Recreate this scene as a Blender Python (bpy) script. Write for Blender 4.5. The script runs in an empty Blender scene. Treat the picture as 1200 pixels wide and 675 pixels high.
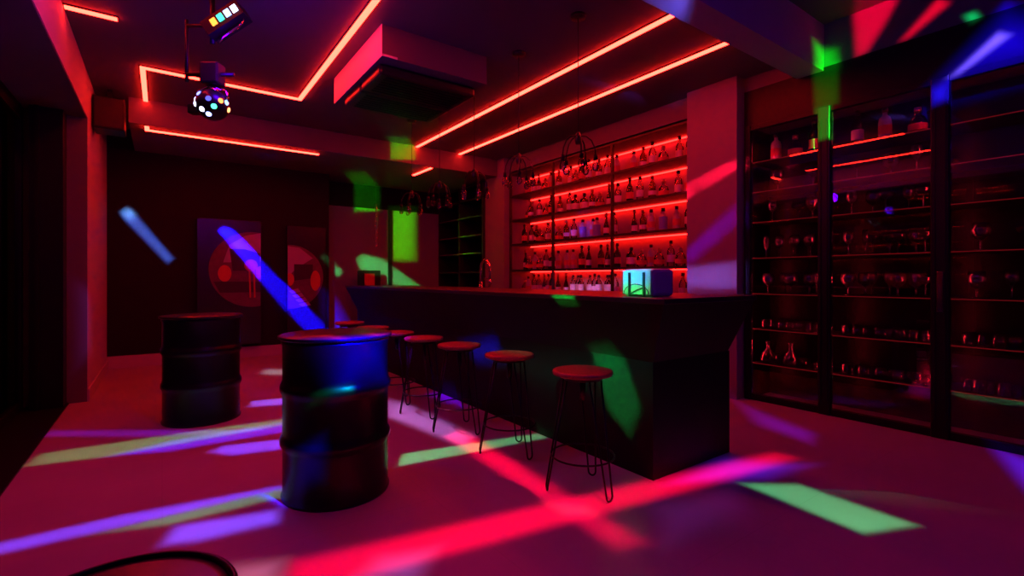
import bpy, bmesh, math, random
from mathutils import Vector, Matrix
random.seed(7)
PI = math.pi
S = bpy.context.scene
COL = S.collection

# ---------------------------------------------------------------- camera
FPX, CY, CXP, XA, HC = 570.0, 326.0, 600.0, 190.0, 1.2
YAW = math.atan2(CXP - XA, FPX)
FW = Vector((math.sin(YAW), math.cos(YAW), 0)); RT = Vector((math.cos(YAW), -math.sin(YAW), 0)); UP = Vector((0, 0, 1))
CAMP = Vector((0, 0, HC))
cd = bpy.data.cameras.new('camera'); cam = bpy.data.objects.new('camera', cd); COL.objects.link(cam)
cam.location = CAMP; cam.rotation_euler = (PI / 2, 0, -YAW)
cd.sensor_width = 36; cd.lens = FPX / 1200 * 36; cd.shift_y = -(337.5 - CY) / 1200; cd.clip_start = .02; S.cycles.transparent_max_bounces = 32
S.camera = cam
S.view_settings.view_transform = 'Standard'; S.view_settings.look = 'None'
S.view_settings.exposure = 0; S.view_settings.gamma = 1; S.view_settings.use_curve_mapping = False
w = bpy.data.worlds.new('night'); S.world = w; w.use_nodes = True
w.node_tree.nodes['Background'].inputs[0].default_value = (.02, .01, .05, 1)
w.node_tree.nodes['Background'].inputs[1].default_value = .02

# a point on a plane of the room seen at a pixel of the 1200x675 photograph (used for aiming the beams)
def ray(px, py): return FW + RT * ((px - CXP) / FPX) + UP * ((CY - py) / FPX)
def at(px, py, ax, v):
    r = ray(px, py); i = 'xyz'.index(ax); return CAMP + r * ((v - CAMP[i]) / r[i])

# light levels
LED_E = 44.0          # brightness of the red strips
NP = 8
K = 39.478           # point light energy that makes colour c light a white wall at 1 m to radiance c

# ---------------------------------------------------------------- lamps with shaped beams
def beam_light(name, loc, patches, parent=None, r=.02):
    ld = bpy.data.lights.new(name, 'POINT'); ld.energy = K; ld.shadow_soft_size = r; ld.use_soft_falloff = False
    ld.use_nodes = True; nt = ld.node_tree; nt.nodes.clear(); N = nt.nodes.new; Lk = nt.links.new
    out = N('ShaderNodeOutputLight'); em = N('ShaderNodeEmission'); Lk(em.outputs[0], out.inputs[0]); em.inputs[1].default_value = 1
    tc = N('ShaderNodeNewGeometry'); L = Vector(loc); prev = None
    for pts, col, soft in patches:
        V = [(Vector(p) - L).normalized() for p in pts]
        c = sum(V, Vector()).normalized(); m = None
        for i in range(len(V)):
            n = V[i].cross(V[(i + 1) % len(V)])
            if n.length < 1e-6: continue
            n.normalize()
            if n.dot(c) < 0: n = -n
            d = N('ShaderNodeVectorMath'); d.operation = 'DOT_PRODUCT'; Lk(tc.outputs['Incoming'], d.inputs[0]); d.inputs[1].default_value = n
            if m is None: m = d.outputs['Value']
            else:
                q = N('ShaderNodeMath'); q.operation = 'MINIMUM'; Lk(m, q.inputs[0]); Lk(d.outputs['Value'], q.inputs[1]); m = q.outputs[0]
        mr = N('ShaderNodeMapRange'); mr.interpolation_type = 'SMOOTHSTEP'; Lk(m, mr.inputs['Value'])
        mr.inputs['From Min'].default_value = -soft * .5; mr.inputs['From Max'].default_value = soft
        sc = N('ShaderNodeVectorMath'); sc.operation = 'SCALE'; sc.inputs[0].default_value = col; Lk(mr.outputs['Result'], sc.inputs['Scale'])
        if prev is None: prev = sc.outputs[0]
        else:
            ad = N('ShaderNodeVectorMath'); ad.operation = 'ADD'; Lk(prev, ad.inputs[0]); Lk(sc.outputs[0], ad.inputs[1]); prev = ad.outputs[0]
    Lk(prev, em.inputs[0])
    o = bpy.data.objects.new(name, ld); COL.objects.link(o); o.location = L
    if parent: o.parent = parent; o.matrix_parent_inverse = parent.matrix_world.inverted()
    return o

def patch(src, px, plane, col, soft=.02, albedo=.6, flip=None):
    """polygon of pixels on a plane -> beam polygon, brightness scaled so the surface shows colour col (linear)"""
    ax, v = plane; pts = [at(x, y, ax, v) for x, y in px]
    c = sum(pts, Vector()) / len(pts); d = c - Vector(src); i = 'xyz'.index(ax)
    cos = max(.08, abs(d.normalized()[i]))
    k = d.length_squared / cos / albedo
    return (pts, tuple(a * k for a in col), soft)

# positions of the lamps: hanging ball head and bar head of the visible rig, and the second rig behind the camera
RIG = Vector((.27, 3.75, 0)); BALL = Vector((.27, 3.75, 2.20)); BARH = Vector((.36, 3.62, 2.84))
RIG2 = Vector((1.3, .15, 0)); HEAD2 = Vector((1.3, .15, 2.80))

def srgb(r, g, b):
    f = lambda c: (c / 255 / 12.92) if c / 255 <= .04045 else ((c / 255 + .055) / 1.055) ** 2.4
    return (f(r), f(g), f(b))
ZF = ('z', 0.0)
A, B2 = [], []
def pa(px, plane, rgb, soft=.02, alb=.33): A.append(patch(BALL, px, plane, srgb(*rgb), soft, alb))
def pb(px, plane, rgb, soft=.02, alb=.30): B2.append(patch(HEAD2, px, plane, srgb(*rgb), soft, alb))
# floor, left of the near barrel
pa([(28, 547), (50, 530), (200, 509), (335, 489), (335, 498), (130, 535)], ZF, (60, 125, 75), .02)
pa([(120, 536), (200, 516), (335, 494), (335, 506), (200, 529)], ZF, (60, 30, 215), .025)
pa([(243, 530), (262, 522), (335, 514), (335, 526), (270, 534)], ZF, (95, 60, 245), .02)
pa([(290, 477), (296, 470), (334, 466), (334, 474)], ZF, (110, 80, 235), .015)
pa([(304, 438), (312, 432), (334, 433), (334, 440)], ZF, (110, 120, 130), .015)
pa([(-30, 636), (140, 604), (335, 560), (335, 574), (150, 616), (-30, 658)], ZF, (85, 60, 245), .02)
pa([(110, 626), (200, 603), (335, 571), (335, 582), (200, 615)], ZF, (40, 125, 95), .02)
pa([(186, 640), (205, 616), (328, 596), (328, 613), (230, 636)], ZF, (105, 70, 250), .025)
pa([(40, 512), (60, 504), (330, 503), (200, 512)], ZF, (65, 10, 130), .03)
# floor, between barrel and bar
pa([(466, 547), (473, 531), (600, 512), (645, 505), (640, 514), (560, 529)], ZF, (55, 150, 95), .008)
pa([(452, 466), (476, 472), (556, 510), (545, 525), (452, 488)], ZF, (150, 90, 170), .03)
pa([(540, 502), (762, 636), (722, 646), (520, 512)], ZF, (250, 0, 55), .02)
pa([(500, 462), (525, 456), (560, 470), (540, 478)], ZF, (55, 0, 190), .03)
pb([(322, 690), (342, 656), (905, 529), (945, 538), (860, 561), (440, 690)], ZF, (250, 0, 50), .02)
pb([(405, 684), (445, 652), (512, 642), (490, 684)], ZF, (105, 55, 125), .03)
pb([(250, 684), (275, 662), (332, 656), (325, 684)], ZF, (170, 90, 120), .03)
pb([(866, 566), (936, 567), (1078, 616), (1012, 626)], ZF, (70, 160, 100), .012)
pb([(795, 565), (850, 537), (945, 545), (900, 560)], ZF, (80, 20, 190), .04)
pb([(1160, 522), (1215, 542), (1215, 585)], ZF, (60, 20, 220), .03)
pb([(862, 470), (955, 508), (950, 520), (885, 497)], ZF, (70, 5, 120), .03)
pb([(640, 590), (690, 592), (700, 604), (660, 604)], ZF, (190, 40, 40), .02)
pb([(760, 590), (860, 568), (880, 600), (780, 640)], ZF, (45, 10, 60), .05)
# back wall and the artwork panels
YB = ('y', 8.3)
pa([(140, 250), (150, 243), (158, 250), (204, 303), (196, 309), (150, 262)], YB, (30, 50, 112), .01, .009)
pa([(141, 250), (150, 243), (160, 251), (152, 259)], YB, (60, 110, 150), .012, .009)
pa([(256, 270), (262, 266), (272, 268), (392, 392), (362, 392), (330, 358)], ('y', 8.18), (4, 4, 190), .008, .014)
# opening at the back
YR = ('y', 8.9)
pa([(383, 310), (388, 305), (402, 318), (396, 325)], YR, (20, 150, 80), .01, .2)
pa([(417, 304), (425, 297), (448, 303), (495, 337), (478, 340), (425, 322)], YR, (20, 160, 70), .01, .2)
pa([(457, 243), (487, 243), (487, 305), (457, 305)], YR, (35, 165, 0), .02, .2)
pa([(415, 207), (446, 207), (446, 247), (415, 247)], YR, (0, 40, 0), .01, .009)
pa([(384, 352), (392, 350), (415, 390), (384, 392)], YR, (30, 20, 220), .03)
# ceiling, beams
pa([(458, 161), (487, 161), (487, 187), (458, 187)], ('y', 6.82), (0, 130, 0), .01, .12)
pa([(462, 160), (482, 160), (600, 96), (560, 96)], ('z', 3.2), (60, 62, 0), .01, 16)
pa([(290, 125), (300, 120), (308, 131), (298, 141)], ('z', 3.2), (235, 10, 30), .04, 16)
pa([(619, 162), (634, 162), (634, 173), (619, 173)], ('z', 3.2), (150, 0, 50), .02, 16)
pb([(685, 8), (765, 10), (745, 25), (712, 23)], ('z', 3.2), (170, 0, 25), .02, 16)
pb([(762, -6), (806, -6), (804, 23), (785, 14)], ('z', 3.03), (70, 60, 180), .01, .12)
pa([(772, 107), (824, 105), (815, 127), (785, 126)], ('z', 3.19), (60, 60, 150), .012, 16)
# column beside the back bar
XC = ('x', 4.6)
pa([(790, 222), (880, 176), (880, 190), (800, 237)], XC, (215, 10, 45), .006, .2)
pa([(800, 296), (866, 235), (866, 262), (800, 318)], XC, (40, 0, 105), .02, .2)
pa([(800, 313), (866, 306), (866, 340), (800, 341)], XC, (75, 55, 140), .02, .2)
pa([(655, 322), (722, 320), (722, 346), (655, 346)], ('x', 4.92), (120, 70, 120), .01, .5)
pa([(664, 258), (694, 254), (694, 276), (664, 280)], ('x', 4.92), (30, 40, 150), .01, .5)
# bar front, cooler and barrel
pa([(692, 408), (728, 408), (752, 478), (738, 512), (712, 480)], ('x', 2.36), (0, 62, 22), .012, .012)
pa([(560, 412), (775, 412), (775, 470), (660, 470)], ('x', 2.36), (0, 18, 11), .09, .012)
pa([(648, 345), (672, 345), (672, 353), (648, 353)], ('x', 2.16), (0, 120, 30), .006, .02)
pa([(545, 402), (580, 396), (590, 420), (560, 424)], ('x', 2.36), (5, 5, 130), .05, .012)
pa([(724, 312), (764, 312), (764, 334), (724, 334)], ('x', 2.35), (0, 190, 255), .02, .3)
pa([(724, 333), (764, 333), (764, 356), (724, 356)], ('x', 2.35), (0, 235, 90), .02, .3)
pb([(383, 398), (452, 392), (452, 432), (398, 450)], ('y', 2.60), (0, 0, 215), .06, .008)
pb([(350, 535), (362, 535), (362, 566), (351, 566)], ('y', 2.68), (8, 8, 150), .03, .008)
pb([(372, 455), (412, 453), (412, 462), (372, 463)], ('y', 2.56), (0, 75, 40), .01, .008)
# above the glass cabinets
XW = ('x', 4.75)
pb([(997, -6), (1060, -6), (1038, 28), (1022, 58), (1003, 68)], XW, (205, 0, 40), .012, .12)
pb([(1054, 48), (1100, -4), (1114, 4), (1064, 46)], XW, (215, 5, 35), .01, .12)
pb([(1130, 18), (1142, 14), (1150, 22), (1138, 29)], XW, (0, 200, 100), .01, .12)
pb([(952, 58), (980, 58), (984, 80), (954, 84)], XW, (0, 190, 15), .02, .12)
pb([(952, 84), (983, 72), (983, 122), (954, 128)], XW, (0, 70, 0), .01, .012)
pb([(955, 127), (974, 122), (974, 163), (955, 168)], XW, (12, 110, 18), .006, .012)
pb([(1112, 92), (1170, 38), (1184, 42), (1124, 88)], XW, (110, 80, 245), .012, .012)
pb([(1100, 100), (1180, 18), (1215, 30), (1215, 62), (1110, 98)], XW, (10, 0, 150), .06, .012)
pb([(1088, 108), (1112, 96), (1112, 118), (1092, 125)], XW, (20, 10, 190), .02, .012)
# left column of the room
pb([(98, 345), (110, 350), (112, 400), (100, 410)], ('y', 6.27), (90, 40, 120), .04)

# ---------------------------------------------------------------- materials
def nodes(name):
    m = bpy.data.materials.new(name); m.use_nodes = True; nt = m.node_tree
    return m, nt, nt.nodes['Principled BSDF']
def mat(name, col, rough=.5, metal=0, noise=0, scale=8, bump=0, emit=None, es=0, coat=0, spec=.5):
    m, nt, b = nodes(name)
    b.inputs['Base Color'].default_value = (*col, 1); b.inputs['Roughness'].default_value = rough
    b.inputs['Metallic'].default_value = metal; b.inputs['Coat Weight'].default_value = coat
    b.inputs['Specular IOR Level'].default_value = spec
    if emit: b.inputs['Emission Color'].default_value = (*emit, 1); b.inputs['Emission Strength'].default_value = es
    tc = nt.nodes.new('ShaderNodeTexCoord'); nz = nt.nodes.new('ShaderNodeTexNoise'); nz.inputs['Scale'].default_value = scale
    nz.inputs['Detail'].default_value = 4; nt.links.new(tc.outputs['Object'], nz.inputs['Vector'])
    if noise:
        mx = nt.nodes.new('ShaderNodeMix'); mx.data_type = 'RGBA'
        mx.inputs[6].default_value = (*[c * (1 - noise) for c in col], 1); mx.inputs[7].default_value = (*[min(1, c * (1 + noise)) for c in col], 1)
        nt.links.new(nz.outputs['Fac'], mx.inputs[0]); nt.links.new(mx.outputs[2], b.inputs['Base Color'])
    if bump:
        bp = nt.nodes.new('ShaderNodeBump'); bp.inputs['Strength'].default_value = bump; bp.inputs['Distance'].default_value = .01
        nt.links.new(nz.outputs['Fac'], bp.inputs['Height']); nt.links.new(bp.outputs[0], b.inputs['Normal'])
    return m
def glass(name, tint=(.9, .9, .9), ior=1.5, rough=.02, gcol=(1, 1, 1)):
    m = bpy.data.materials.new(name); m.use_nodes = True; nt = m.node_tree; nt.nodes.clear(); N = nt.nodes.new
    o = N('ShaderNodeOutputMaterial'); mx = N('ShaderNodeMixShader'); t = N('ShaderNodeBsdfTransparent'); g = N('ShaderNodeBsdfGlossy'); f = N('ShaderNodeFresnel')
    t.inputs[0].default_value = (*tint, 1); g.inputs['Roughness'].default_value = rough; g.inputs[0].default_value = (*gcol, 1); f.inputs[0].default_value = ior
    nt.links.new(f.outputs[0], mx.inputs[0]); nt.links.new(t.outputs[0], mx.inputs[1]); nt.links.new(g.outputs[0], mx.inputs[2]); nt.links.new(mx.outputs[0], o.inputs[0])
    return m
def emis(name, col, s):
    m = bpy.data.materials.new(name); m.use_nodes = True; nt = m.node_tree; nt.nodes.clear()
    o = nt.nodes.new('ShaderNodeOutputMaterial'); e = nt.nodes.new('ShaderNodeEmission'); e.inputs[0].default_value = (*col, 1); e.inputs[1].default_value = s
    nt.links.new(e.outputs[0], o.inputs[0]); return m

def wood_mat():
    m, nt, b = nodes('reddish wood'); tc = nt.nodes.new('ShaderNodeTexCoord'); mp = nt.nodes.new('ShaderNodeMapping'); mp.inputs['Scale'].default_value = (3, 40, 3)
    nz = nt.nodes.new('ShaderNodeTexNoise'); nz.inputs['Scale'].default_value = 3; nz.inputs['Detail'].default_value = 5
    cr = nt.nodes.new('ShaderNodeValToRGB'); cr.color_ramp.elements[0].color = (.2, .05, .03, 1); cr.color_ramp.elements[1].color = (.42, .12, .07, 1)
    nt.links.new(tc.outputs['Object'], mp.inputs[0]); nt.links.new(mp.outputs[0], nz.inputs['Vector']); nt.links.new(nz.outputs['Fac'], cr.inputs[0]); nt.links.new(cr.outputs[0], b.inputs['Base Color'])
    b.inputs['Roughness'].default_value = .45; return m
def floor_mat():
    m, nt, b = nodes('pale floor screed'); N = nt.nodes.new; tc = N('ShaderNodeTexCoord'); nz = N('ShaderNodeTexNoise'); nz.inputs['Scale'].default_value = 1.3; nz.inputs['Detail'].default_value = 6
    br = N('ShaderNodeTexBrick'); br.inputs['Scale'].default_value = 1; br.offset = 0; br.inputs['Brick Width'].default_value = 1.2; br.inputs['Row Height'].default_value = 1.2
    br.inputs['Mortar Size'].default_value = .0025; br.inputs['Mortar'].default_value = (.38, .38, .38, 1); br.inputs['Color1'].default_value = (.42, .41, .43, 1); br.inputs['Color2'].default_value = (.41, .41, .42, 1)
    mx = N('ShaderNodeMix'); mx.data_type = 'RGBA'; mx.blend_type = 'MULTIPLY'; mx.inputs[0].default_value = .35
    nt.links.new(tc.outputs['Object'], nz.inputs['Vector']); nt.links.new(tc.outputs['Object'], br.inputs['Vector'])
    nt.links.new(br.outputs['Color'], mx.inputs[6]); nt.links.new(nz.outputs['Fac'], mx.inputs[7]); nt.links.new(mx.outputs[2], b.inputs['Base Color'])
    b.inputs['Roughness'].default_value = .42; b.inputs['Specular IOR Level'].default_value = .25; return m

M = dict(
    floor=floor_mat(), white=mat('white painted plaster', (.4, .4, .4), .7, noise=.06, scale=3),
    grey=mat('grey painted plaster', (.12, .115, .125), .7, noise=.06, scale=3), column=mat('pale grey column plaster', (.2, .19, .22), .7, noise=.06, scale=3), ceil=mat('dark grey ceiling paint', (.10, .095, .11), .75, noise=.08, scale=3),
    black_wall=mat('black wall cladding', (.009, .008, .009), .7, spec=.2, noise=.12, scale=5),
    black=mat('black powder coated metal', (.006, .006, .007), .38, spec=.25, noise=.15, scale=20),
    bar=mat('black stone bar', (.008, .008, .008), .6, noise=.5, scale=60, bump=.1, spec=.15),
    bartop=mat('polished black bar top', (.014, .014, .016), .38, noise=.3, scale=30),
    barrel=mat('black gloss drum paint', (.005, .005, .007), .32, coat=.08, spec=.3, noise=.2, scale=12),
    wood=wood_mat(), chrome=mat('chrome', (.75, .75, .78), .15, 1), dark=mat('dark plastic', (.01, .01, .012), .35, noise=.1),
    led=emis('red light strip', (1, .0125, .0075), LED_E), ledback=emis('red shelf light strip', (1, .0075, .006), LED_E * .45),
    backpanel=mat('satin back panel', (.3, .25, .25), .45, noise=.05), shelf=mat('black shelf board', (.012, .012, .012), .4, noise=.1),
    edge=emis('dim red lit shelf edge', (.75, .02, .03), .22), inner=emis('red added cabinet fill', (1, .02, .04), 34), cab=mat('dark cabinet lining', (.006, .006, .007), .35, spec=.15, noise=.1),
    pane=glass('clear cabinet pane', (.86, .86, .88), 1.55, .0), winpane=glass('dark window pane', (.5, .5, .52), 1.55, .0),
    gclear=glass('clear bottle glass', (.86, .8, .8), 1.5, .06), gware=glass('drinking glass', (.84, .8, .84), 2.1, .22),
    label=mat('paper label', (.6, .58, .6), .6, noise=.05, scale=40), red_label=mat('red paper label', (.5, .06, .08), .6, noise=.1, scale=40),
    blue_label=mat('blue paper label', (.15, .2, .7), .5, noise=.1, scale=40),
    green_g=glass('dark green bottle glass', (.32, .36, .26), 1.5, .06), amber_g=glass('amber bottle glass', (.62, .3, .16), 1.5, .06),
    dark_g=glass('smoky dark bottle glass', (.3, .2, .2), 1.5, .06), pale_g=mat('frosted bottle glass', (.4, .36, .38), .3, noise=.05),
    cap=mat('dark bottle cap', (.03, .02, .02), .3, .3), goldcap=mat('gilt bottle cap', (.6, .4, .2), .3, .8),
    cooler=mat('pale enamel', (.5, .5, .52), .3, noise=.04), cable=mat('black cable', (.01, .01, .01), .6, noise=.1),
    bulb=glass('clear bulb glass', (.8, .78, .8), 1.6, .05), lav=mat('pale lilac paint', (.3, .24, .34), .6, noise=.05), plum=mat('dark plum paint', (.02, .008, .02), .6, noise=.3, scale=14),
    orange=mat('orange red paint', (.45, .07, .03), .6, noise=.15, scale=18), rose=mat('dusky rose paint', (.10, .035, .07), .6, noise=.4, scale=16), side=mat('painted lit side', (.6, .6, .6), .6, noise=.03), tv=mat('glossy black panel', (.018, .018, .022), .25, noise=.1),
    fabric=mat('dark speaker cloth', (.02, .02, .02), .8, noise=.3, scale=80))

# ---------------------------------------------------------------- mesh helpers
class MB:
    def __init__(s): s.b = bmesh.new()
    def box(s, x0, x1, y0, y1, z0, z1, bev=0):
        t = bmesh.new(); bmesh.ops.create_cube(t, size=1)
        bmesh.ops.scale(t, vec=(abs(x1 - x0), abs(y1 - y0), abs(z1 - z0)), verts=t.verts)
        bmesh.ops.translate(t, vec=((x0 + x1) / 2, (y0 + y1) / 2, (z0 + z1) / 2), verts=t.verts)
        if bev: bmesh.ops.bevel(t, geom=t.edges[:], offset=bev, segments=2, affect='EDGES', profile=.5)
        s.add(t); return s
    def add(s, t):
        me = bpy.data.meshes.new('t'); t.to_mesh(me); t.free(); s.b.from_mesh(me); bpy.data.meshes.remove(me)
    def lathe(s, prof, seg=24, c=(0, 0, 0), mtx=None):
        t = bmesh.new(); rings = []
        for r, z in prof:
            if r < 1e-5: rings.append([t.verts.new((0, 0, z))])
            else: rings.append([t.verts.new((r * math.cos(2 * PI * i / seg), r * math.sin(2 * PI * i / seg), z)) for i in range(seg)])
        for a, b in zip(rings, rings[1:]):
            if len(a) == 1 and len(b) == 1: continue
            for i in range(seg):
                j = (i + 1) % seg
                if len(a) == 1: t.faces.new((a[0], b[j], b[i]))
                elif len(b) == 1: t.faces.new((a[i], a[j], b[0]))
                else: t.faces.new((a[i], a[j], b[j], b[i]))
        for f in t.faces: f.smooth = True
        bmesh.ops.recalc_face_normals(t, faces=t.faces[:])
        if mtx is not None: bmesh.ops.transform(t, matrix=mtx, verts=t.verts)
        bmesh.ops.translate(t, vec=c, verts=t.verts); s.add(t); return s
    def tube(s, pts, r, seg=8, closed=False):
        P = [Vector(p) for p in pts]; n = len(P); t = bmesh.new(); rings = []; up = None
        for i in range(n):
            a = P[(i - 1) % n] if (closed or i > 0) else P[i]; b = P[(i + 1) % n] if (closed or i < n - 1) else P[i]
            d = (b - a).normalized()
            if up is None: up = d.orthogonal().normalized()
            up = (up - d * up.dot(d)).normalized(); q = d.cross(up); rr = r[i] if isinstance(r, (list, tuple)) else r
            rings.append([t.verts.new(P[i] + (up * math.cos(2 * PI * k / seg) + q * math.sin(2 * PI * k / seg)) * rr) for k in range(seg)])
        m = n if closed else n - 1
        for i in range(m):
            a, b = rings[i], rings[(i + 1) % n]
            off = 0
            if closed and i == n - 1: off = min(range(seg), key=lambda o: sum((a[k].co - b[(k + o) % seg].co).length for k in range(seg)))
            for k in range(seg): t.faces.new((a[k], a[(k + 1) % seg], b[(k + 1 + off) % seg], b[(k + off) % seg]))
        if not closed: t.faces.new(rings[0][::-1]); t.faces.new(rings[-1])
        for f in t.faces: f.smooth = True
        bmesh.ops.recalc_face_normals(t, faces=t.faces[:]); s.add(t); return s
    def hexa(s, v):
        """eight corners: bottom ring then top ring"""
        t = bmesh.new(); q = [t.verts.new(p) for p in v]
        for f in ((0, 1, 2, 3), (4, 5, 6, 7), (0, 1, 5, 4), (1, 2, 6, 5), (2, 3, 7, 6), (3, 0, 4, 7)): t.faces.new([q[i] for i in f])
        bmesh.ops.recalc_face_normals(t, faces=t.faces[:]); s.add(t); return s
    def prism(s, pts, d):
        """flat outline (3D points) pushed by vector d"""
        t = bmesh.new(); d = Vector(d); a = [t.verts.new(Vector(p)) for p in pts]; b = [t.verts.new(Vector(p) + d) for p in pts]; n = len(a)
        t.faces.new(a); t.faces.new(b[::-1])
        for i in range(n): t.faces.new((a[i], a[(i + 1) % n], b[(i + 1) % n], b[i]))
        bmesh.ops.recalc_face_normals(t, faces=t.faces[:]); s.add(t); return s
    def done(s, name, m, parent=None, loc=None):
        me = bpy.data.meshes.new(name); s.b.to_mesh(me); s.b.free(); me.materials.append(m if not isinstance(m, str) else M[m])
        o = bpy.data.objects.new(name, me); COL.objects.link(o)
        if parent: o.parent = parent
        if loc: o.location = loc
        return o
def tag(o, label, cat, group=None, kind=None):
    if label: o['label'] = label
    if cat: o['category'] = cat
    if group: o['group'] = group
    if kind: o['kind'] = kind
    return o
def thing(name, label, cat, loc=(0, 0, 0), rz=0, group=None):
    o = bpy.data.objects.new(name, None); COL.objects.link(o); o.location = loc; o.rotation_euler = (0, 0, rz); o.empty_display_size = .1
    return tag(o, label, cat, group)
def struct(name, mb, m):
    o = mb.done(name, m); o['kind'] = 'structure'; return o
def dup(root, loc, rz=0, label=None, group=None):
    r = root.copy(); COL.objects.link(r); r.location = loc; r.rotation_euler = (0, 0, rz)
    if label: r['label'] = label
    if group: r['group'] = group
    for ch in list(root.children):
        c = ch.copy(); COL.objects.link(c); c.parent = r
        for g in list(ch.children):
            d = g.copy(); COL.objects.link(d); d.parent = c
    return r
def circ(r, z, n=40, cx=0, cy=0): return [(cx + r * math.cos(2 * PI * i / n), cy + r * math.sin(2 * PI * i / n), z) for i in range(n)]
ORD = ['leftmost', 'second from left', 'third from left', 'fourth from left', 'fifth from left', 'sixth from left', 'seventh from left', 'eighth from left', 'ninth from left', 'tenth from left', 'eleventh from left', 'twelfth from left', 'thirteenth from left', 'fourteenth from left', 'fifteenth from left', 'sixteenth from left']

# ---------------------------------------------------------------- room shell
struct('floor', MB().box(-1.2, 5.6, -3, 10, -.1, 0), 'floor')
struct('ceiling', MB().box(-1.2, 5.6, 2.0, 10, 3.2, 3.3).box(-1.2, 5.6, -3, 2.0, 3.44, 3.54), 'ceil')
struct('wall_back', MB().box(-1.2, 2.22, 8.32, 8.42, 0, 3.2), 'white')
struct('trim_1', MB().box(-.59, 2.22, 8.3, 8.325, .17, 3.2), 'black_wall')                 # black cladding
struct('baseboard_back', MB().box(-.59, 2.22, 8.305, 8.33, 0, .165, .004), 'white')
struct('wall_recess', MB().box(2.12, 5.6, 8.92, 9.02, 0, 2.5), 'column')
struct('trim_15', MB().box(2.22, 2.24, 8.30, 8.92, 0, 2.92), 'black_wall')
struct('trim_2', MB().box(2.12, 5.6, 8.90, 9.02, 2.5, 3.2), 'black_wall')
struct('trim_3', MB().box(3.50, 3.56, 8.86, 8.92, 0, 2.5), 'black')
struct('wall_left', MB().box(-1.2, -.59, 6.27, 8.32, 0, 3.2), 'white')
struct('baseboard_left', MB().box(-.59, -.575, 6.27, 8.3, 0, .12, .003).box(-.80, -.575, 6.255, 6.27, 0, .12, .003), 'white')
struct('trim_4', MB().box(-1.2, -.59, -3, 6.27, 2.765, 3.44), 'white')
struct('trim_13', MB().box(-1.2, -.595, -3, 6.25, 2.755, 2.765), 'ceil')  # thin sheet under the header, its shade put into the darker colour
struct('trim_14', MB().box(-1.2, -.592, 6.25, 6.27, 0, 2.755), 'grey')                       # front face of the left pillar, its shade put in as darker grey
struct('trim_5', MB().box(-1.2, -.72, -3, 6.26, 0, .012, .003), 'black')                   # dark threshold
struct('wall_front', MB().box(-1.2, 5.6, -3.1, -3, 0, 3.44), 'white')
struct('trim_6', MB().box(-.30, 5.3, 6.82, 8.93, 2.92, 3.2), 'grey')                      # far beam
struct('trim_7', MB().box(-1.2, 4.75, 1.88, 2.1, 3.03, 3.44), 'white')                      # near beam
struct('wall_right', MB().box(4.75, 5.6, -3, 2.6, 3.06, 3.44).box(4.72, 5.6, 3.16, 7.2, 2.97, 3.2).box(5.25, 5.6, -3, 7.2, 0, 3.06), 'grey')
struct('trim_11', MB().box(4.6, 5.25, 2.60, 3.16, 0, 3.2), 'column')
struct('trim_12', MB().box(4.6, 5.6, 6.62, 7.2, 0, 3.2), 'column')
struct('trim_8', MB().box(4.74, 4.80, -3, 2.6, 2.71, 3.06), 'black')                        # black header over the cabinets
struct('wall_far_right', MB().box(5.3, 5.6, 7.2, 9, 0, 3.2), 'black_wall')

# black box at the left end of the far beam
t = thing('loudspeaker', 'black box speaker under the ceiling at the left end of the far beam', 'speaker', (-.45, 6.7, 2.75))
MB().box(-.13, .13, -.15, .15, 0, .34, .012).done('speaker_cabinet', 'black', t)
MB().box(-.11, .11, -.158, -.15, .02, .32).done('grille', 'fabric', t)
MB().box(-.02, .02, -.02, .02, .34, .45).done('ceiling_bracket', 'black', t)

# sliding glass doors on the left
def door_leaf(n, y0, y1, x):
    fr = MB(); wd = .07
    fr.box(x - .03, x + .03, y0, y0 + wd, .012, 2.76, .003).box(x - .03, x + .03, y1 - wd, y1, .012, 2.76, .003)
    fr.box(x - .03, x + .03, y0 + wd, y1 - wd, .012, .012 + wd).box(x - .03, x + .03, y0 + wd, y1 - wd, 2.70 - wd, 2.76)
    fr.box(x - .006, x + .006, y0 + wd, y1 - wd, .08, 2.64)
    o = fr.done('door_%d' % n, 'black'); o['kind'] = 'structure'; o.data.materials.append(M['winpane'])
    for p in o.data.polygons[-6:]: p.material_index = 1
    h = MB().tube([(x + .03, y0 + .035, .95), (x + .07, y0 + .035, .97), (x + .07, y0 + .035, 1.18), (x + .03, y0 + .035, 1.2)], .008).done('door_handle', 'chrome', o)
for i, (y0, y1, x) in enumerate([(-2.9, -.4, -.98), (-.45, 2.05, -1.06), (2.0, 4.5, -.98), (4.45, 6.22, -1.06)]): door_leaf(i + 1, y0, y1, x)
struct('trim_9', MB().box(-.97, -.74, 6.06, 6.25, .012, 2.755, .004).box(-.93, -.90, 6.03, 6.06, .012, 2.755), 'black')
# ---------------------------------------------------------------- ceiling light strips
def strip(label, segs, w=.042, group='red light strips on the ceiling', z=3.2):
    x0, y0 = segs[0][0], segs[0][1]
    t = thing('light_strip', label, 'light strip', (x0, y0, z), 0, group)
    pr = MB(); df = MB()
    for a, b, c, d in segs:
        xa, xb = min(a, c), max(a, c); ya, yb = min(b, d), max(b, d)
        pr.box(xa - w / 2 - .005 - x0, xb + w / 2 + .005 - x0, ya - w / 2 - .005 - y0, yb + w / 2 + .005 - y0, -.010, -.0005)
        df.box(xa - w / 2 - x0, xb + w / 2 - x0, ya - w / 2 - y0, yb + w / 2 - y0, -.022, -.010)
    pr.done('profile', 'black', t); df.done('diffuser', 'led', t)
strip('long straight red strip over the bar, the nearer of two parallel ones', [(3.13, 2.12, 3.13, 6.80)])
strip('long straight red strip beyond it, nearer the bottle shelves', [(3.87, 2.12, 3.87, 6.80)])
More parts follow.
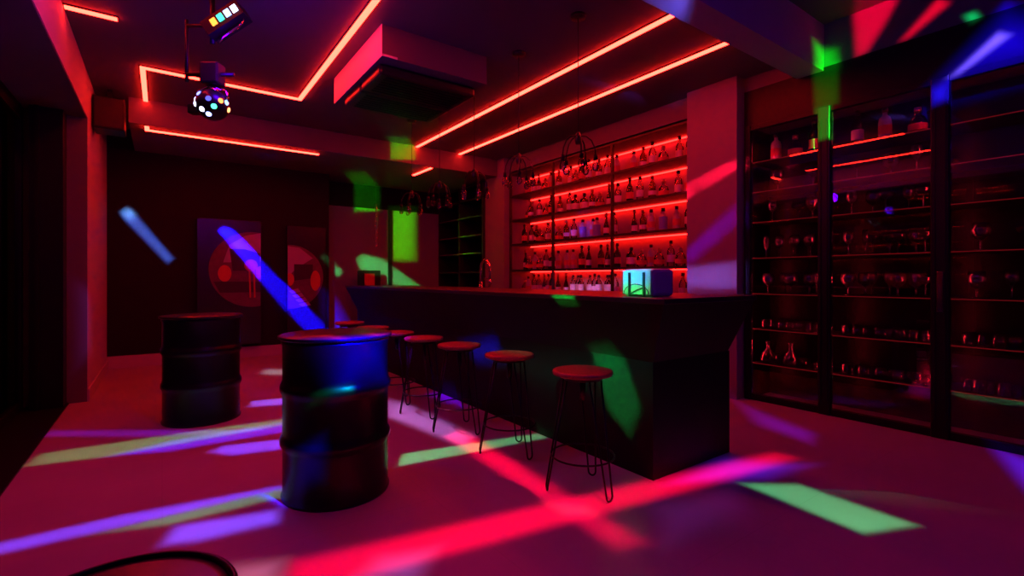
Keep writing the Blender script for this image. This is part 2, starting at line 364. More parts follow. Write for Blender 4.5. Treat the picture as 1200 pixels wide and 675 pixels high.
strip('stepped red strip running from the top edge down to the left in a Z', [(-.15, 5.76, -.15, 6.80), (-.15, 5.76, 1.24, 5.76), (1.24, 2.12, 1.24, 5.76)])
strip('thin red strip under the lowered ceiling in front of the black back wall', [(-.14, 6.86, -.14, 7.0), (-.14, 7.0, 1.73, 7.0)], z=2.92)
strip('very short red strip under the lowered ceiling by the pendant lamps', [(3.38, 6.86, 3.38, 7.47)], z=2.92)
strip('short red strip at the upper left corner by the door header', [(-.56, 4.80, -.30, 4.80)])
strip('straight red strip reflected in the cabinet panes, just above the frame', [(-.15, 2.3, -.15, 4.1)])

# ---------------------------------------------------------------- ceiling air conditioner
t = thing('air_conditioner', 'boxed ceiling air conditioner with black underside between the red strips', 'air conditioner', (1.4, 3.7, 2.86))
MB().box(.006, .98, 0, 1.3, .09, .34).done('casing', 'ceil', t); MB().box(0, .0055, 0.0, 1.3, .088, .34).box(.0, .13, -.006, .0, .088, .105).done('painted_lit_side', 'side', t)  # lit left face and lip put in as paler colour, casing kept dark
o = MB()
for j in (0, 1): o.box(.03, .93, .12 + j * .48, .12 + j * .48 + .46, 0, .088, .02)
o.done('black_panel', 'dark', t)
v = MB()
for j in (0, 1):
    for k in range(7): v.box(.1, .86, .17 + j * .48 + k * .055, .19 + j * .48 + k * .055, -.008, .004)
v.done('louvre_grille', 'black', t)

# ---------------------------------------------------------------- bar counter
X0, XF, Y0, YF, YE = 2.16, 2.36, 1.62, 1.85, 7.15
t = thing('bar_counter', 'long black bar counter with flared top edge', 'bar', (X0, Y0, 0))
g = lambda x, y, z: (x - X0, y - Y0, z)
MB().hexa([g(XF, YF, 0), g(3.18, YF, 0), g(3.18, YE, 0), g(XF, YE, 0), g(XF, YF, .7), g(3.18, YF, .7), g(3.18, YE, .7), g(XF, YE, .7)]).done('base_panel', 'bar', t)
MB().hexa([g(XF, YF, .7), g(3.16, YF, .7), g(3.16, YE, .7), g(XF, YE, .7), g(X0 + .01, Y0 + .01, 1.06), g(3.10, Y0 + .01, 1.06), g(3.10, YE, 1.06), g(X0 + .01, YE, 1.06)]).done('flared_apron', 'bar', t)
MB().box(0, 3.11 - X0, 0, YE - Y0 + .01, 1.06, 1.09, .004).done('counter_top', 'bartop', t)

t = thing('tap', 'tall arched chrome tap standing on the bar', 'tap', (2.95, 4.62, 1.09))
arc = [(0, .095 * math.cos(a), .215 + .095 * math.sin(a)) for a in [PI * i / 14 for i in range(15)]]
MB().tube([(0, .095, 0)] + arc + [(0, -.095, .05)], .013, 10).done('spout', 'chrome', t)
MB().lathe([(0, 0), (.03, 0), (.03, .012), (.02, .02), (.02, .07), (0, .07)], c=(0, .095, 0)).done('base', 'chrome', t)
MB().tube([(0, .095, .11), (0, -.095, .11)], .006).done('support_arm', 'chrome', t)
MB().lathe([(0, 0), (.018, 0), (.02, .06), (.014, .09), (0, .09)], c=(0, -.095, .01)).done('spray_head', 'chrome', t)

t = thing('drinks_cooler', 'small rounded retro drinks cooler lit cyan and green on the bar corner', 'cooler', (2.35, 1.84, 1.09))
MB().box(.0, .20, .0, .24, .0, .168, .022).done('cooler_body', 'cooler', t)
MB().box(-.010, .0, .012, .228, .012, .158, .005).done('front_panel', 'cooler', t)
for y in (.055, .165): MB().box(-.018, -.010, y, y + .014, .0, .145, .002).done('dark_strap', 'dark', t)
MB().tube([(-.013, .12 + .095 * math.cos(a), .012 + .062 * math.sin(a)) for a in [PI * i / 20 for i in range(21)]], .003, 6).done('arc_trim', 'chrome', t)
MB().tube([(-.013, .07, .05), (-.013, .11, .04), (-.013, .17, .012)], .004, 6).done('emblem', 'dark', t)

# ---------------------------------------------------------------- back bar shelving
t = thing('back_bar_shelving', 'tall back bar shelving with red lit shelves full of bottles', 'shelving', (4.7, 3.16, 0))
D, Lg = .50, 3.44
MB().box(D, D + .04, 0, Lg, .95, 2.97).done('back_panel', 'backpanel', t)
MB().box(0, D, 0, Lg, 0, .93, .004).done('base_cabinet', 'black', t)
SZ = [.95, 1.34, 1.765, 2.165, 2.565, 2.94]
for i, z in enumerate(SZ):
    s_ = MB().box(0.0 if i < 5 else 0, D, 0, Lg, z - .028, z, .002).done('shelf', 'shelf', t)
    if i: MB().box(D - .075, D - .05, .02, Lg - .02, z - .041, z - .028).done('led_strip', 'ledback', s_)
for y in (0, 4.32 - 3.16, 5.49 - 3.16, Lg - .03):
    MB().box(-.005, .03, y, y + .03, .93, 2.94).done('upright', 'shelf', t)

# bottle prototypes
def bottle_kind(name, prof, body, cap, lab=None, h=.3, cat='bottle', square=False, neck=None):
    r = thing(name, name.replace('_', ' '), cat)
    MB().lathe(prof, 4 if square else 14, mtx=Matrix.Rotation(PI / 4, 4, 'Z') if square else None).done('glass_body', body, r)
    top = prof[-1][1]; rn = prof[-2][0]
    MB().lathe([(0, top - .028), (rn + .004, top - .028), (rn + .004, top + .008), (0, top + .008)], 10).done('cap', cap, r)
    if lab:
        z0, z1, rr, ml = lab; MB().lathe([(rr, z0), (rr, z1)], 4 if square else 14, mtx=Matrix.Rotation(PI / 4, 4, 'Z') if square else None).done('label_band', ml, r)
    return r
for r_ in ():
    pass
def hide_seed(r):  # prototypes become the first placed copy
    r['fresh'] = True; return r
PR = {
 'tall': bottle_kind('clear_spirit_bottle', [(0, 0), (.036, 0), (.038, .01), (.038, .17), (.03, .2), (.014, .225), (.013, .285), (0, .285)], 'gclear', 'cap', (.05, .13, .0388, 'label')),
 'wine': bottle_kind('dark_wine_bottle', [(0, 0), (.036, 0), (.038, .01), (.038, .18), (.028, .21), (.015, .235), (.014, .30), (0, .30)], 'green_g', 'cap', (.05, .13, .0388, 'red_label')),
 'squat': bottle_kind('squat_round_bottle', [(0, 0), (.045, 0), (.052, .02), (.052, .09), (.04, .13), (.018, .15), (.016, .20), (0, .20)], 'gclear', 'goldcap', (.03, .08, .0528, 'red_label')),
 'square': bottle_kind('square_whisky_bottle', [(0, 0), (.052, 0), (.054, .01), (.054, .15), (.045, .17), (.016, .185), (.016, .235), (0, .235)], 'amber_g', 'cap', (.04, .12, .055, 'label'), square=True),
 'slim': bottle_kind('slim_long_neck_bottle', [(0, 0), (.03, 0), (.032, .01), (.032, .13), (.024, .17), (.012, .21), (.012, .295), (0, .295)], 'dark_g', 'goldcap', (.04, .11, .0328, 'label')),
 'pale': bottle_kind('frosted_bottle', [(0, 0), (.037, 0), (.039, .01), (.039, .15), (.032, .185), (.014, .205), (.013, .255), (0, .255)], 'pale_g', 'cap', (.05, .12, .0398, 'red_label')),
 'amber': bottle_kind('amber_spirit_bottle', [(0, 0), (.036, 0), (.04, .02), (.034, .10), (.036, .17), (.02, .205), (.014, .22), (.014, .27), (0, .27)], 'amber_g', 'goldcap', (.05, .1, .04, 'label')),
 'white': bottle_kind('white_label_bottle', [(0, 0), (.036, 0), (.038, .01), (.038, .17), (.028, .2), (.014, .22), (.013, .27), (0, .27)], 'gclear', 'cap', (.04, .155, .0392, 'label')),
 'blue': bottle_kind('blue_banded_bottle', [(0, 0), (.04, 0), (.042, .01), (.042, .15), (.034, .19), (.016, .21), (.015, .25), (0, .25)], 'pale_g', 'cap', (.02, .16, .043, 'blue_label')),
}
DESC = {'tall': 'clear bottle with paper label', 'wine': 'dark green wine bottle', 'squat': 'squat round-shouldered bottle', 'square': 'square-sided whisky bottle',
        'slim': 'slim dark long-necked bottle', 'pale': 'pale frosted bottle with red label', 'amber': 'waisted amber bottle with gilt cap', 'white': 'white-labelled bottle', 'blue': 'bottle with a blue label'}
for r_ in PR.values(): r_.scale = (1.2, 1.2, 1.06)
used = set()
def put_bottle(k, x, y, z, label, group):
    if k not in used:
        used.add(k); r = PR[k]; r.location = (x, y, z); r.rotation_euler = (0, 0, random.uniform(-.3, .3) if k != 'square' else 0); r['label'] = label; r['group'] = group
    else: dup(PR[k], (x, y, z), random.uniform(-.3, .3) if k != 'square' else 0, label, group)
ROW = ['bottom', 'fourth', 'third', 'second', 'top']
BAY = ['right', 'middle', 'left']
bays = [(3.26, 4.28), (4.385, 5.47), (5.57, 6.5)]
plan = {  # row (0 = bottom), bay -> kinds from the left (far) to the right (near)
 (0, 0): [], (0, 1): ['slim', 'white', 'white', 'white', 'white', 'tall', 'white', 'white', 'white', 'tall'], (0, 2): ['squat', 'pale', 'tall', 'tall', 'slim', 'tall', 'wine', 'slim'],
 (1, 0): ['square', 'squat', 'pale', 'squat', 'tall', 'squat', 'tall'], (1, 1): ['pale', 'pale', 'wine', 'slim', 'wine', 'slim', 'wine', 'dummy'], (1, 2): ['slim', 'squat', 'pale', 'squat', 'tall', 'square', 'pale'],
 (2, 0): ['slim', 'amber', 'pale', 'blue', 'pale', 'tall'], (2, 1): ['amber', 'tall', 'blue', 'pale', 'blue', 'slim', 'tall'], (2, 2): ['wine', 'tall', 'amber', 'squat', 'tall', 'pale', 'squat'],
 (3, 0): ['wine', 'tall', 'amber', 'squat', 'tall', 'pale'], (3, 1): ['tall', 'square', 'square', 'amber', 'squat', 'slim', 'tall'], (3, 2): ['squat', 'amber', 'tall', 'squat', 'wine', 'amber'],
 (4, 0): ['pale', 'amber', 'tall', 'squat', 'tall', 'wine'], (4, 1): ['tall', 'squat', 'wine', 'tall', 'amber', 'tall', 'pale'], (4, 2): ['wine', 'tall', 'slim', 'squat', 'pale', 'amber']}
for (rw, by), kinds in plan.items():
    kinds = [k for k in kinds if k != 'dummy']
    a, b = bays[by]; n = len(kinds)
    for i, k in enumerate(kinds):
        y = b - (b - a) * (i + .5) / n + random.uniform(-.012, .012)
        lab = '%s, %s, %s back bar shelf, %s bay' % (DESC[k], ORD[i], ROW[rw], BAY[by])
        put_bottle(k, 4.7 + .22 + random.uniform(-.05, .05), y, SZ[rw] + .001, lab, 'bottles on the %s back bar shelf' % ROW[rw])
for i, y in enumerate((3.30, 3.42)):
    put_bottle('tall', 4.9, y, SZ[0] + .001, 'clear spirit bottle by the column on the bottom shelf, %s of two' % ('right' if i == 0 else 'left'), 'bottles on the bottom back bar shelf')

# dark shelving unit beyond the red column
t = thing('dark_shelving', 'unlit dark shelving unit left of the red column', 'shelving', (4.55, 7.2, 0))
MB().box(.40, .44, 0, 1.68, 0, 2.88).done('back_panel', 'cab', t)
for z in (.95, 1.32, 1.66, 1.98, 2.32, 2.64, 2.88):
    s_ = MB().box(0, .4, 0, 1.68, z - .025, z, .002).done('shelf', 'shelf', t)
for y in (0, .82, 1.64): MB().box(0, .4, y, y + .04, 0, 2.86).done('upright', 'shelf', t)
for z in (1.66, 1.98, 2.32): MB().box(-.006, -.001, .06, 1.62, z - .012, z - .003).done('metal_edge', 'chrome', t)

# ---------------------------------------------------------------- glass-fronted cabinets on the right
t = thing('glass_cabinet', 'wall of black framed glass cabinets holding glassware', 'cabinet', (4.75, -1.6, 0))
oy = 1.6
MB().box(.44, .48, 0, 4.19, 0, 2.71).box(0, .46, 4.17, 4.19, 0, 2.71).done('lining', 'cab', t)
MB().box(-.02, .03, 0, 4.19, 0, .06, .003).done('bottom_rail', 'black', t); MB().box(-.02, .03, 0, 4.19, 2.66, 2.71, .003).done('top_rail', 'black', t)
stiles = [(-1.5, -1.4), (-.62, -.51), (.2, .31), (1.03, 1.14), (1.82, 1.92), (2.53, 2.59)]
for a, b in stiles[1:]:
    MB().box(-.035, .03, a + oy, b + oy, .0, 2.71, .008).box(-.042, -.035, a + oy + .02, a + oy + .03, .1, 2.6).box(-.042, -.035, b + oy - .03, b + oy - .02, .1, 2.6).done('stile', 'black', t)
for y in (-.565, .255, 1.085, 1.87, 2.56): MB().box(.045, .055, y + oy - .005, y + oy + .005, .1, 2.6).done('added_fill_strip', 'inner', t)  # added strips, hidden behind the stiles, to brighten the glassware
SZC = [.36, .70, 1.05, 1.405, 1.76, 2.06, 2.36]
for z in SZC:
    s_ = MB().box(.06, .44, .02, 4.15, z - .012, z, .002).done('glass_shelf', 'shelf', t)
    MB().box(.055, .0599, .02, 4.15, z - .010, z - .004).done('lit_edge', 'edge', s_)
cb = [(.31, 1.03), (1.14, 1.82), (1.92, 2.53)]
for a, b in [(-.51, .2)] + cb:
    dr = MB().box(.0, .008, a + oy + .002, b + oy - .002, .06, 2.66).done('glass_door', 'pane', t)
for y in (1.20, 1.85):
    pass

# glassware
def ware(name, prof): 
    r = MB().lathe(prof, 16).done(name, 'gware'); return r
W = {
 'wine': ware('wine_glass', [(0, 0), (.036, 0), (.036, .002), (.006, .006), (.004, .09), (.012, .098), (.036, .125), (.041, .155), (.034, .205), (.032, .205), (.039, .155), (.034, .127), (0, .102)]),
 'coupe': ware('coupe_glass', [(0, 0), (.036, 0), (.036, .002), (.006, .006), (.004, .10), (.02, .108), (.052, .13), (.058, .16), (.056, .16), (.05, .132), (0, .110)]),
 'flute': ware('flute_glass', [(0, 0), (.03, 0), (.03, .002), (.005, .006), (.004, .07), (.02, .10), (.028, .16), (.024, .22), (.022, .22), (.026, .16), (0, .09)]),
 'goblet': ware('goblet', [(0, 0), (.042, 0), (.042, .003), (.008, .008), (.006, .07), (.02, .08), (.052, .11), (.058, .15), (.048, .20), (.046, .20), (.056, .15), (.05, .112), (0, .084)]),
 'tumbler': ware('tumbler', [(0, 0), (.032, 0), (.038, .01), (.042, .085), (.040, .085), (.035, .014), (0, .012)]),
 'shot': ware('shot_glass', [(0, 0), (.020, 0), (.026, .06), (.024, .06), (.018, .012), (0, .012)]),
 'decanter': ware('decanter', [(0, 0), (.05, 0), (.075, .03), (.06, .09), (.02, .14), (.018, .2), (.03, .215), (.028, .215), (.016, .2), (.018, .14), (.056, .09), (.07, .03), (0, .01)]),
}
WD = {'wine': 'stemmed wine glass', 'coupe': 'wide shallow coupe glass', 'flute': 'tall narrow flute glass', 'goblet': 'round-bowled goblet', 'tumbler': 'short tumbler', 'shot': 'small shot glass', 'decanter': 'round-bellied decanter'}
wu = set()
CR = ['lowest', 'second lowest', 'third lowest', 'middle', 'third highest', 'second highest', 'highest']
CBN = ['right', 'middle', 'left']
wplan = {
 (3, 2): (['flute', 'wine', 'wine', 'wine', 'wine', 'wine', 'wine', 'flute'], .18), (3, 1): (['wine', 'flute', 'coupe', 'coupe', 'coupe', 'goblet', 'coupe'], .18), (3, 0): (['goblet', 'coupe', 'coupe'], .16),
 (2, 2): (['goblet', 'goblet', 'goblet', 'goblet', 'wine'], .18), (2, 1): (['goblet', 'goblet', 'wine', 'wine', 'goblet', 'goblet', 'coupe'], .18), (2, 0): (['goblet', 'wine', 'goblet', 'wine'], .2),
 (1, 2): (['tumbler'] * 7, .14), (1, 1): (['tumbler'] * 8, .14), (1, 0): (['tumbler'] * 8, .14),
 (0, 2): (['decanter', 'tumbler', 'decanter', 'tumbler', 'shot'], .15), (0, 1): (['tumbler', 'shot'] * 5, .14), (0, 0): (['shot', 'tumbler'] * 5, .14),
 (4, 2): (['wine', 'coupe', 'goblet'], .2), (4, 1): (['wine', 'goblet', 'coupe', 'wine', 'coupe'], .2), (5, 1): (['coupe', 'goblet', 'wine'], .2), (5, 2): (['goblet', 'coupe'], .2),
}
def put_ware(k, x, y, z, label, group):
    if k not in wu: o = W[k]; wu.add(k)
    else: o = W[k].copy(); COL.objects.link(o)
    o.location = (x, y, z); tag(o, label, 'glass' if k != 'decanter' else 'decanter', group)
for (rw, by), (kinds, dep) in wplan.items():
    a, b = cb[by]; n = len(kinds)
    for i, k in enumerate(kinds):
        y = b - .03 - (b - a - .06) * (i + .5) / n
        put_ware(k, 4.75 + dep + (0 if k in ('tumbler', 'shot', 'decanter') else (.12 * (i % 2) - .03)) + random.uniform(-.006, .006), y, SZC[rw] + .0005, '%s, front row, %s, %s cabinet shelf, %s bay' % (WD[k], ORD[i], CR[rw], CBN[by]), 'glassware on the %s cabinet shelf' % CR[rw])
    if rw in (0, 1):
        for i in range(n):
            y = b - .03 - (b - a - .06) * (i + .5) / n + .02
            put_ware('shot' if (rw == 0) else 'tumbler', 4.75 + dep + .14, y, SZC[rw] + .0005, '%s, back row, %s, %s cabinet shelf, %s bay' % (WD['shot' if rw == 0 else 'tumbler'], ORD[i], CR[rw], CBN[by]), 'glassware on the %s cabinet shelf' % CR[rw])
i = 0
for k, by, y in [('pale', 2, 2.40), ('squat', 2, 2.22), ('wine', 2, 2.05), ('tall', 1, 1.70), ('pale', 1, 1.5), ('squat', 1, 1.28)]:
    put_bottle(k, 4.97, y, SZC[6] + .001, '%s on the highest cabinet shelf, %s bay, %s' % (DESC[k], CBN[by], ['leftmost', 'second', 'third'][i % 3]), 'bottles on the highest cabinet shelf'); i += 1
dr_h = MB().box(-.05, -.035, 1.06 + oy, 1.10 + oy, .95, 1.25, .004).done('door_handle', 'chrome', t)

# ---------------------------------------------------------------- pendant lamps with curved arms
def spider(loc):
    zc = 3.2; r = thing('pendant_lamp', 'x', 'pendant lamp', (loc[0], loc[1], 2.22), 0, 'branched pendant lamps over the bar')
    H = zc - 2.22
    MB().lathe([(0, H - .025), (.055, H - .025), (.06, H - .001), (0, H - .001)]).done('ceiling_rose', 'dark', r)
    MB().tube([(0, 0, H - .02), (0, 0, .08)], .0035, 6).done('cord', 'cable', r)
    MB().lathe([(0, .0), (.02, 0), (.03, .03), (.022, .07), (.008, .09), (0, .09)]).done('hub', 'dark', r)
    for k in range(5):
        a = 2 * PI * k / 5 + .35; c, s = math.cos(a), math.sin(a)
        pts = [(0.02 * c, .02 * s, .06), (.06 * c, .06 * s, .055), (.10 * c, .10 * s, .02), (.125 * c, .125 * s, -.04), (.13 * c, .13 * s, -.09)]
        ar = MB().tube(pts, .006, 6).done('arm', 'black', r)
        MB().lathe([(0, -.09), (.014, -.09), (.016, -.13), (0, -.13)], 12, c=(.13 * c, .13 * s, 0)).done('bulb_socket', 'black', ar)
        MB().lathe([(0, -.215), (.018, -.207), (.026, -.185), (.022, -.16), (.011, -.13), (0, -.13)], 12, c=(.13 * c, .13 * s, 0)).done('bulb', 'bulb', ar)
    return r
p0 = spider((2.57, 2.71))
names = ['in front of the bottle shelves, nearest the camera', 'second nearest, beside the left end of the bottle shelves', 'in front of the red column, third nearest', 'in front of the dark shelves, fourth nearest', 'farthest, in front of the pale back wall']
p0['label'] = 'branched black pendant lamp ' + names[0]
for i, y in enumerate((3.47, 4.23, 4.99, 5.75)): dup(p0, (2.57, y, 2.22), .4 * i, 'branched black pendant lamp ' + names[i + 1])

# ---------------------------------------------------------------- disco rig
def rig(base, label, full=True):
    r = thing('disco_light_rig', label, 'stage lights', (base.x, base.y, 2.34), -YAW)
    MB().lathe([(0, .82), (.06, .82), (.07, .859), (0, .859)]).done('ceiling_plate', 'black', r)
    MB().tube([(0, 0, .83), (0, 0, .40)], .016).done('drop_pole', 'black', r)
    MB().tube([(-.17, .0, .56), (-.17, 0, .15)], .011).tube([(-.17, 0, .52), (.04, 0, .52)], .012).tube([(-.17, 0, .20), (.14, 0, .20)], .014).done('pipe_frame', 'black', r)
    # upper bar head tilted, with four square lenses
    a = math.radians(33); ca, sa = math.cos(a), math.sin(a)
    def loc(u, v, w_): return Matrix.Translation((.05, -.03, .50)) @ Matrix.Rotation(-a, 4, 'Y') @ Vector((u, v, w_))
    def cube(u0, u1, v0, v1, w0, w1): return [tuple(loc(x, y, z)) for z in (w0, w1) for x, y in ((u0, v0), (u1, v0), (u1, v1), (u0, v1))]
    hd = MB().hexa(cube(-.07, .20, -.05, .07, -.05, .05)).done('bar_head', 'black', r)
    for i, (c, e) in enumerate([((1, .22, .03), 4), ((.05, 1, .6), 3), ((.25, .45, 1), 5), ((.55, .65, 1), 6)]):
        u = -.01 + i * .052
        MB().hexa(cube(u, u + .036, -.058, -.05, -.022, .022)).done('square_lens', emis('lens_glow', c, e), hd)
    MB().tube([tuple(loc(-.05, 0, -.09)), tuple(loc(.0, 0, -.075)), tuple(loc(.12, 0, -.075)), tuple(loc(.17, 0, -.05))], .008).done('yoke', 'chrome', hd)
    # motor block and lower ball head
    MB().box(-.06, .06, -.05, .05, .13, .27, .012).done('motor_block', 'black', r)
    MB().tube([(0, 0, .14), (0.02, 0, .05)], .022).tube([(-.10, 0, .02), (-.09, 0, .09), (0, 0, .13), (.09, 0, .09), (.10, 0, .02)], .010).done('ball_yoke', 'chrome', r)
    R_ = .10; prof = [(0, -R_)] + [(R_ * math.sin(PI * k / 12), -R_ * math.cos(PI * k / 12)) for k in range(1, 12)] + [(0, R_)]
    b = MB().lathe(prof, 20).done('ball_head', 'barrel', r)
    for (u, v, c, e) in [(-.9, .25, (.35, .5, 1), 6), (-.75, -.15, (.6, .7, 1), 5), (-.2, -.55, (.6, .65, 1), 7), (.1, -.8, (.3, .4, 1), 6), (.55, -.35, (.05, 1, .35), 5), (.85, .1, (1, .2, .05), 4), (-.45, .5, (.2, .2, 1), 4), (.3, .1, (.1, .1, 1), 2)] + [('R', a_, c_, 4) for a_, c_ in ((0, (1, .3, .1)), (3, (.2, .4, 1)))]:
        n = Vector((.9, .2 - .3 * (v // 2), -.25 + .35 * (v % 2))).normalized() if u == 'R' else Vector((u, -math.sqrt(max(.12, 1 - min(.95, u * u + v * v))), v)).normalized()
        q = n.to_track_quat('Z', 'Y').to_matrix().to_4x4()
        MB().lathe([(0, 0), (.017, 0), (.014, .006), (0, .009)], 12, mtx=Matrix.Translation(n * (R_ - .002)) @ q).done('round_lens', emis('lens_glow', c, e), b)
    fl = MB().box(-.15, -.08, -.03, .03, -.06, .0, .008).done('side_flap', 'black', r)
    return r
r1 = rig(RIG, 'cluster of coloured disco lights hanging from the ceiling at upper left')
r2 = thing('disco_light', 'second disco light hanging from the ceiling behind the camera', 'stage lights', (RIG2.x, RIG2.y, 2.9))
MB().tube([(0, 0, .539), (0, 0, .06)], .014).done('drop_pole', 'black', r2)
MB().lathe([(0, .0), (.09, .0), (.10, .03), (.07, .08), (0, .08)]).done('head_shell', 'black', r2)
MB().lathe([(0, -.008), (.02, -.006), (.025, 0), (0, 0)]).done('lens', emis('lens_glow', (.5, .6, 1), 4), r2)
bpy.context.view_layer.update()
for i in range(0, len(A), NP): beam_light('ball_head_beam', BALL + Vector((0, 0, -.13)) if False else BALL, A[i:i + NP])
for i in range(0, len(B2), NP): beam_light('second_head_beam', HEAD2, B2[i:i + NP])
def wash(name, loc, col, e, r=.08):
    ld = bpy.data.lights.new(name, 'POINT'); ld.energy = e; ld.color = col; ld.shadow_soft_size = r
    o = bpy.data.objects.new(name, ld); COL.objects.link(o); o.location = loc; return o
wash('violet_wash_lamp', (1.3, .15, 2.75), (.16, 0, 1), 20)
wash('violet_wash_lamp', (.36, 3.5, 2.55), (.10, 0, 1), 12)

# ---------------------------------------------------------------- barrel tables
def barrel(loc, label, rz=0):
    r = thing('barrel_table', label, 'barrel', loc, rz, 'black drum tables')
    p = [(0, 0.02), (.268, .02), (.275, 0), (.287, 0), (.29, .012), (.283, .03), (.282, .27), (.286, .285), (.296, .297), (.296, .306), (.286, .318), (.282, .335), (.286, .35)]
    p = [(0, .02), (.265, .02), (.272, 0), (.288, 0), (.291, .014), (.283, .03)]
    for zc in (.31, .60): p += [(.283, zc - .045), (.287, zc - .03), (.296, zc - .014), (.297, zc), (.296, zc + .014), (.287, zc + .03), (.283, zc + .045)]
    p += [(.283, .835), (.290, .848), (.290, .862), (.278, .866), (0, .866)]
    MB().lathe(p, 56).done('drum_body', 'barrel', r)
    MB().lathe([(0, .866), (.296, .866), (.302, .872), (.302, .880), (.298, .886), (0, .886)], 56).done('round_top', 'wood_top', r)
    MB().lathe([(.302, .870), (.306, .872), (.306, .884), (.302, .886)], 56).done('metal_rim', 'black', r)
    return r
M['wood_top'] = mat('dark stained round top', (.04, .02, .02), .3, noise=.4, scale=10)
b0 = barrel((.81, 2.84, 0), 'nearer black oil drum table with blue light on its side')
dup(b0, (.28, 4.94, 0), 1.2, 'farther black oil drum table in front of the black wall')

# ---------------------------------------------------------------- bar stools
def stool(loc, rz, label, sm='wood'):
    r = thing('bar_stool', label, 'stool', loc, rz, 'round seat hairpin stools')
    hs = .68
    MB().lathe([(0, hs - .03), (.15, hs - .03), (.168, hs - .024), (.172, hs - .012), (.168, hs - .002), (.15, hs), (0, hs)], 40).done('seat', sm, r)
    MB().lathe([(0, hs - .05), (.11, hs - .05), (.11, hs - .03), (0, hs - .03)], 24).tube([(0, 0, hs - .06), (0, 0, hs - .17)], .018).done('seat_mount', 'black', r)
    for k in range(3):
        a = math.radians(150 + 120 * k); c, s = math.cos(a), math.sin(a); q = (-s, c); w_ = .045
        top, bot = .10, .205
        P = [(top * c + q[0] * w_, top * s + q[1] * w_, hs - .05)]
        for u in range(7):
            th = PI * u / 6; P.append((bot * c + q[0] * .022 * math.cos(th), bot * s + q[1] * .022 * math.cos(th), .030 - .0245 * math.sin(th)))
        P.append((top * c - q[0] * w_, top * s - q[1] * w_, hs - .05))
        MB().tube(P, .0055, 8).done('leg', 'black', r)
    MB().tube(circ(.178, .20, 48), .0055, 8, closed=True).done('foot_ring', 'black', r)
    return r
st = [(1.94, 2.01), (1.95, 2.74), (1.91, 3.37), (1.88, 3.95), (1.85, 4.50), (1.84, 5.12), (1.82, 5.85)]
sl = ['nearest the camera at the bar', 'second nearest along the bar', 'third nearest along the bar', 'fourth nearest along the bar', 'fifth nearest along the bar', 'second from the far end', 'farthest along the bar']
s0 = stool((*st[0], 0), 0, 'round-seated hairpin-leg stool ' + sl[0])
for i in range(1, 7): dup(s0, (*st[i], 0), random.uniform(-.25, .25), 'round-seated hairpin-leg stool ' + sl[i])
so = stool((-.07, .97, 0), .5, 'dark round stool cut off by the bottom left corner of the picture', 'wood_top')
MB().tube(circ(.172, .680, 56), .006, 8, closed=True).done('seat_rim', 'black', so)

# ---------------------------------------------------------------- half-round artwork panels on the back wall
def art(x0, x1, zt, zb, cxw, czw, rad, label, side):
    y = 8.30; r = thing('artwork_panel', label, 'artwork', ((x0 + x1) / 2, y, zb), 0, 'dark panels with a half round picture')
    ox, oz = (x0 + x1) / 2, zb
    MB().box(x0 - ox, x1 - ox, -.10, -.001, 0, zt - zb, .006).done('panel', 'tv', r)
    def clip(pts): return [(min(max(p[0], x0 + .01), x1 - .01) - ox, p[1] - oz) for p in pts]
    def shape(pts, m, d, nm):
        q = clip(pts); o = []
        for p in q:
            if not o or (abs(p[0] - o[-1][0]) + abs(p[1] - o[-1][1])) > 1e-4: o.append(p)
        if len(o) > 2: MB().prism([(p[0], -.10 - d, p[1]) for p in o], (0, d - .0002, 0)).done(nm, m, r)
    ci = lambda cx, cz, rx, rz_, n=40: [(cx + rx * math.cos(2 * PI * i / n), cz + rz_ * math.sin(2 * PI * i / n)) for i in range(n)]
    shape(ci(cxw, czw, rad, rad, 64), 'rose', .004, 'round_ground')
    return r, shape, ci
r, shape, ci = art(.40, 1.22, 2.06, .22, 1.10, 1.33, .56, 'left dark panel with a half round abstract picture', 'l')
cxw, czw = 1.10, 1.33
shape([(cxw - .38, czw + .10), (cxw - .30, czw + .36), (cxw - .1, czw + .50), (cxw + .12, czw + .55), (cxw + .12, czw + .12)], 'lav', .008, 'pale_sky')
shape([(cxw - .30, czw + .30), (cxw - .26, czw - .02), (cxw + .10, czw - .02), (cxw + .10, czw + .24), (cxw - .1, czw + .30)], 'plum', .012, 'dark_block')
shape(ci(cxw - .36, czw - .06, .085, .12), 'orange', .014, 'orange_spot')
shape(ci(cxw - .02, czw + .06, .09, .09), 'orange', .016, 'orange_spot')
shape(ci(cxw + .10, czw - .05, .06, .1), 'orange', .018, 'orange_spot')
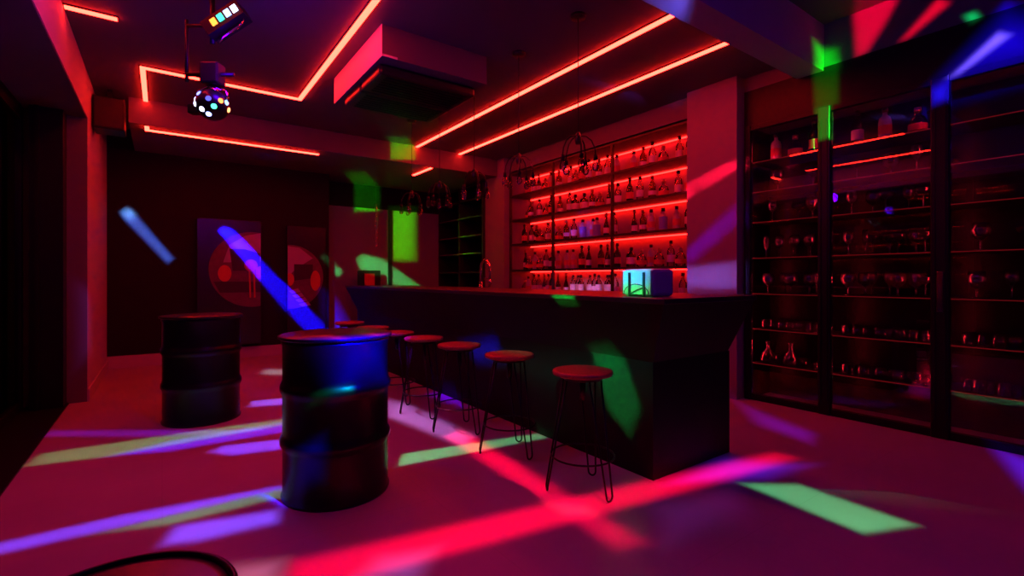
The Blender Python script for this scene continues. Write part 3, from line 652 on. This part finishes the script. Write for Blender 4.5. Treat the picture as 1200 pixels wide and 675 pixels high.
for dx in (-.05, .01): shape([(cxw + dx, czw), (cxw + dx + .02, czw), (cxw + dx + .03, czw - .42), (cxw + dx + .01, czw - .42)], 'orange', .016, 'orange_line')
shape([(cxw - .50, czw - .18), (cxw + .12, czw - .18), (cxw + .12, czw - .34), (cxw - .42, czw - .34)], 'plum', .010, 'dark_band')
r, shape, ci = art(1.58, 2.16, 2.02, .17, 1.62, 1.22, .50, 'right dark panel with a half round abstract picture', 'r')
cxw, czw = 1.60, 1.22
shape([(cxw - .1, czw + .48), (cxw + .16, czw + .46), (cxw + .36, czw + .30), (cxw + .10, czw + .12), (cxw - .1, czw + .0)], 'lav', .008, 'pale_sky')
shape([(cxw + .08, czw + .20), (cxw + .36, czw + .20), (cxw + .36, czw - .02), (cxw + .08, czw - .06)], 'plum', .012, 'dark_block')
shape(ci(cxw + .40, czw - .06, .075, .16), 'orange', .014, 'orange_spot')
shape(ci(cxw + .02, czw - .04, .06, .1), 'orange', .014, 'orange_spot')
for k in range(4): shape([(cxw + .0 + k * .05, czw - .22 - k * .07), (cxw + .14 + k * .05, czw - .18 - k * .07), (cxw + .18 + k * .05, czw - .24 - k * .07), (cxw + .05 + k * .05, czw - .26 - k * .07)], 'lav', .010, 'pale_stroke')

# ---------------------------------------------------------------- things at the back
t = thing('storage_locker', 'dark upright locker with a painted red glow against the pale back wall', 'locker', (3.0, 8.55, 0))
MB().box(-.16, .16, -.15, .15, .0, 1.34, .01).done('locker_body', 'black', t)
MB().box(-.13, .05, -.156, -.15, .8, 1.28, .003).done('painted_red_glow', mat('red glow colour', (.5, .03, .03), .4, noise=.1), t)  # patch of red light on the front put in as red colour
t = thing('hanging_chain', 'thin twisted chain hanging in front of the pale back wall', 'chain', (3.15, 8.6, 2.55))
for k in range(14):
    z = -.03 - k * .055; c = circ(.03, 0, 14)
    q = [((p[0] * .6, 0, z + p[1]) if k % 2 else (0, p[0] * .6, z + p[1])) for p in c]
    MB().tube(q, .007, 6, closed=True).done('chain_link', 'chrome', t)
MB().tube([(0, 0, .37), (0, 0, -.0)], .004).done('wire', 'cable', t)
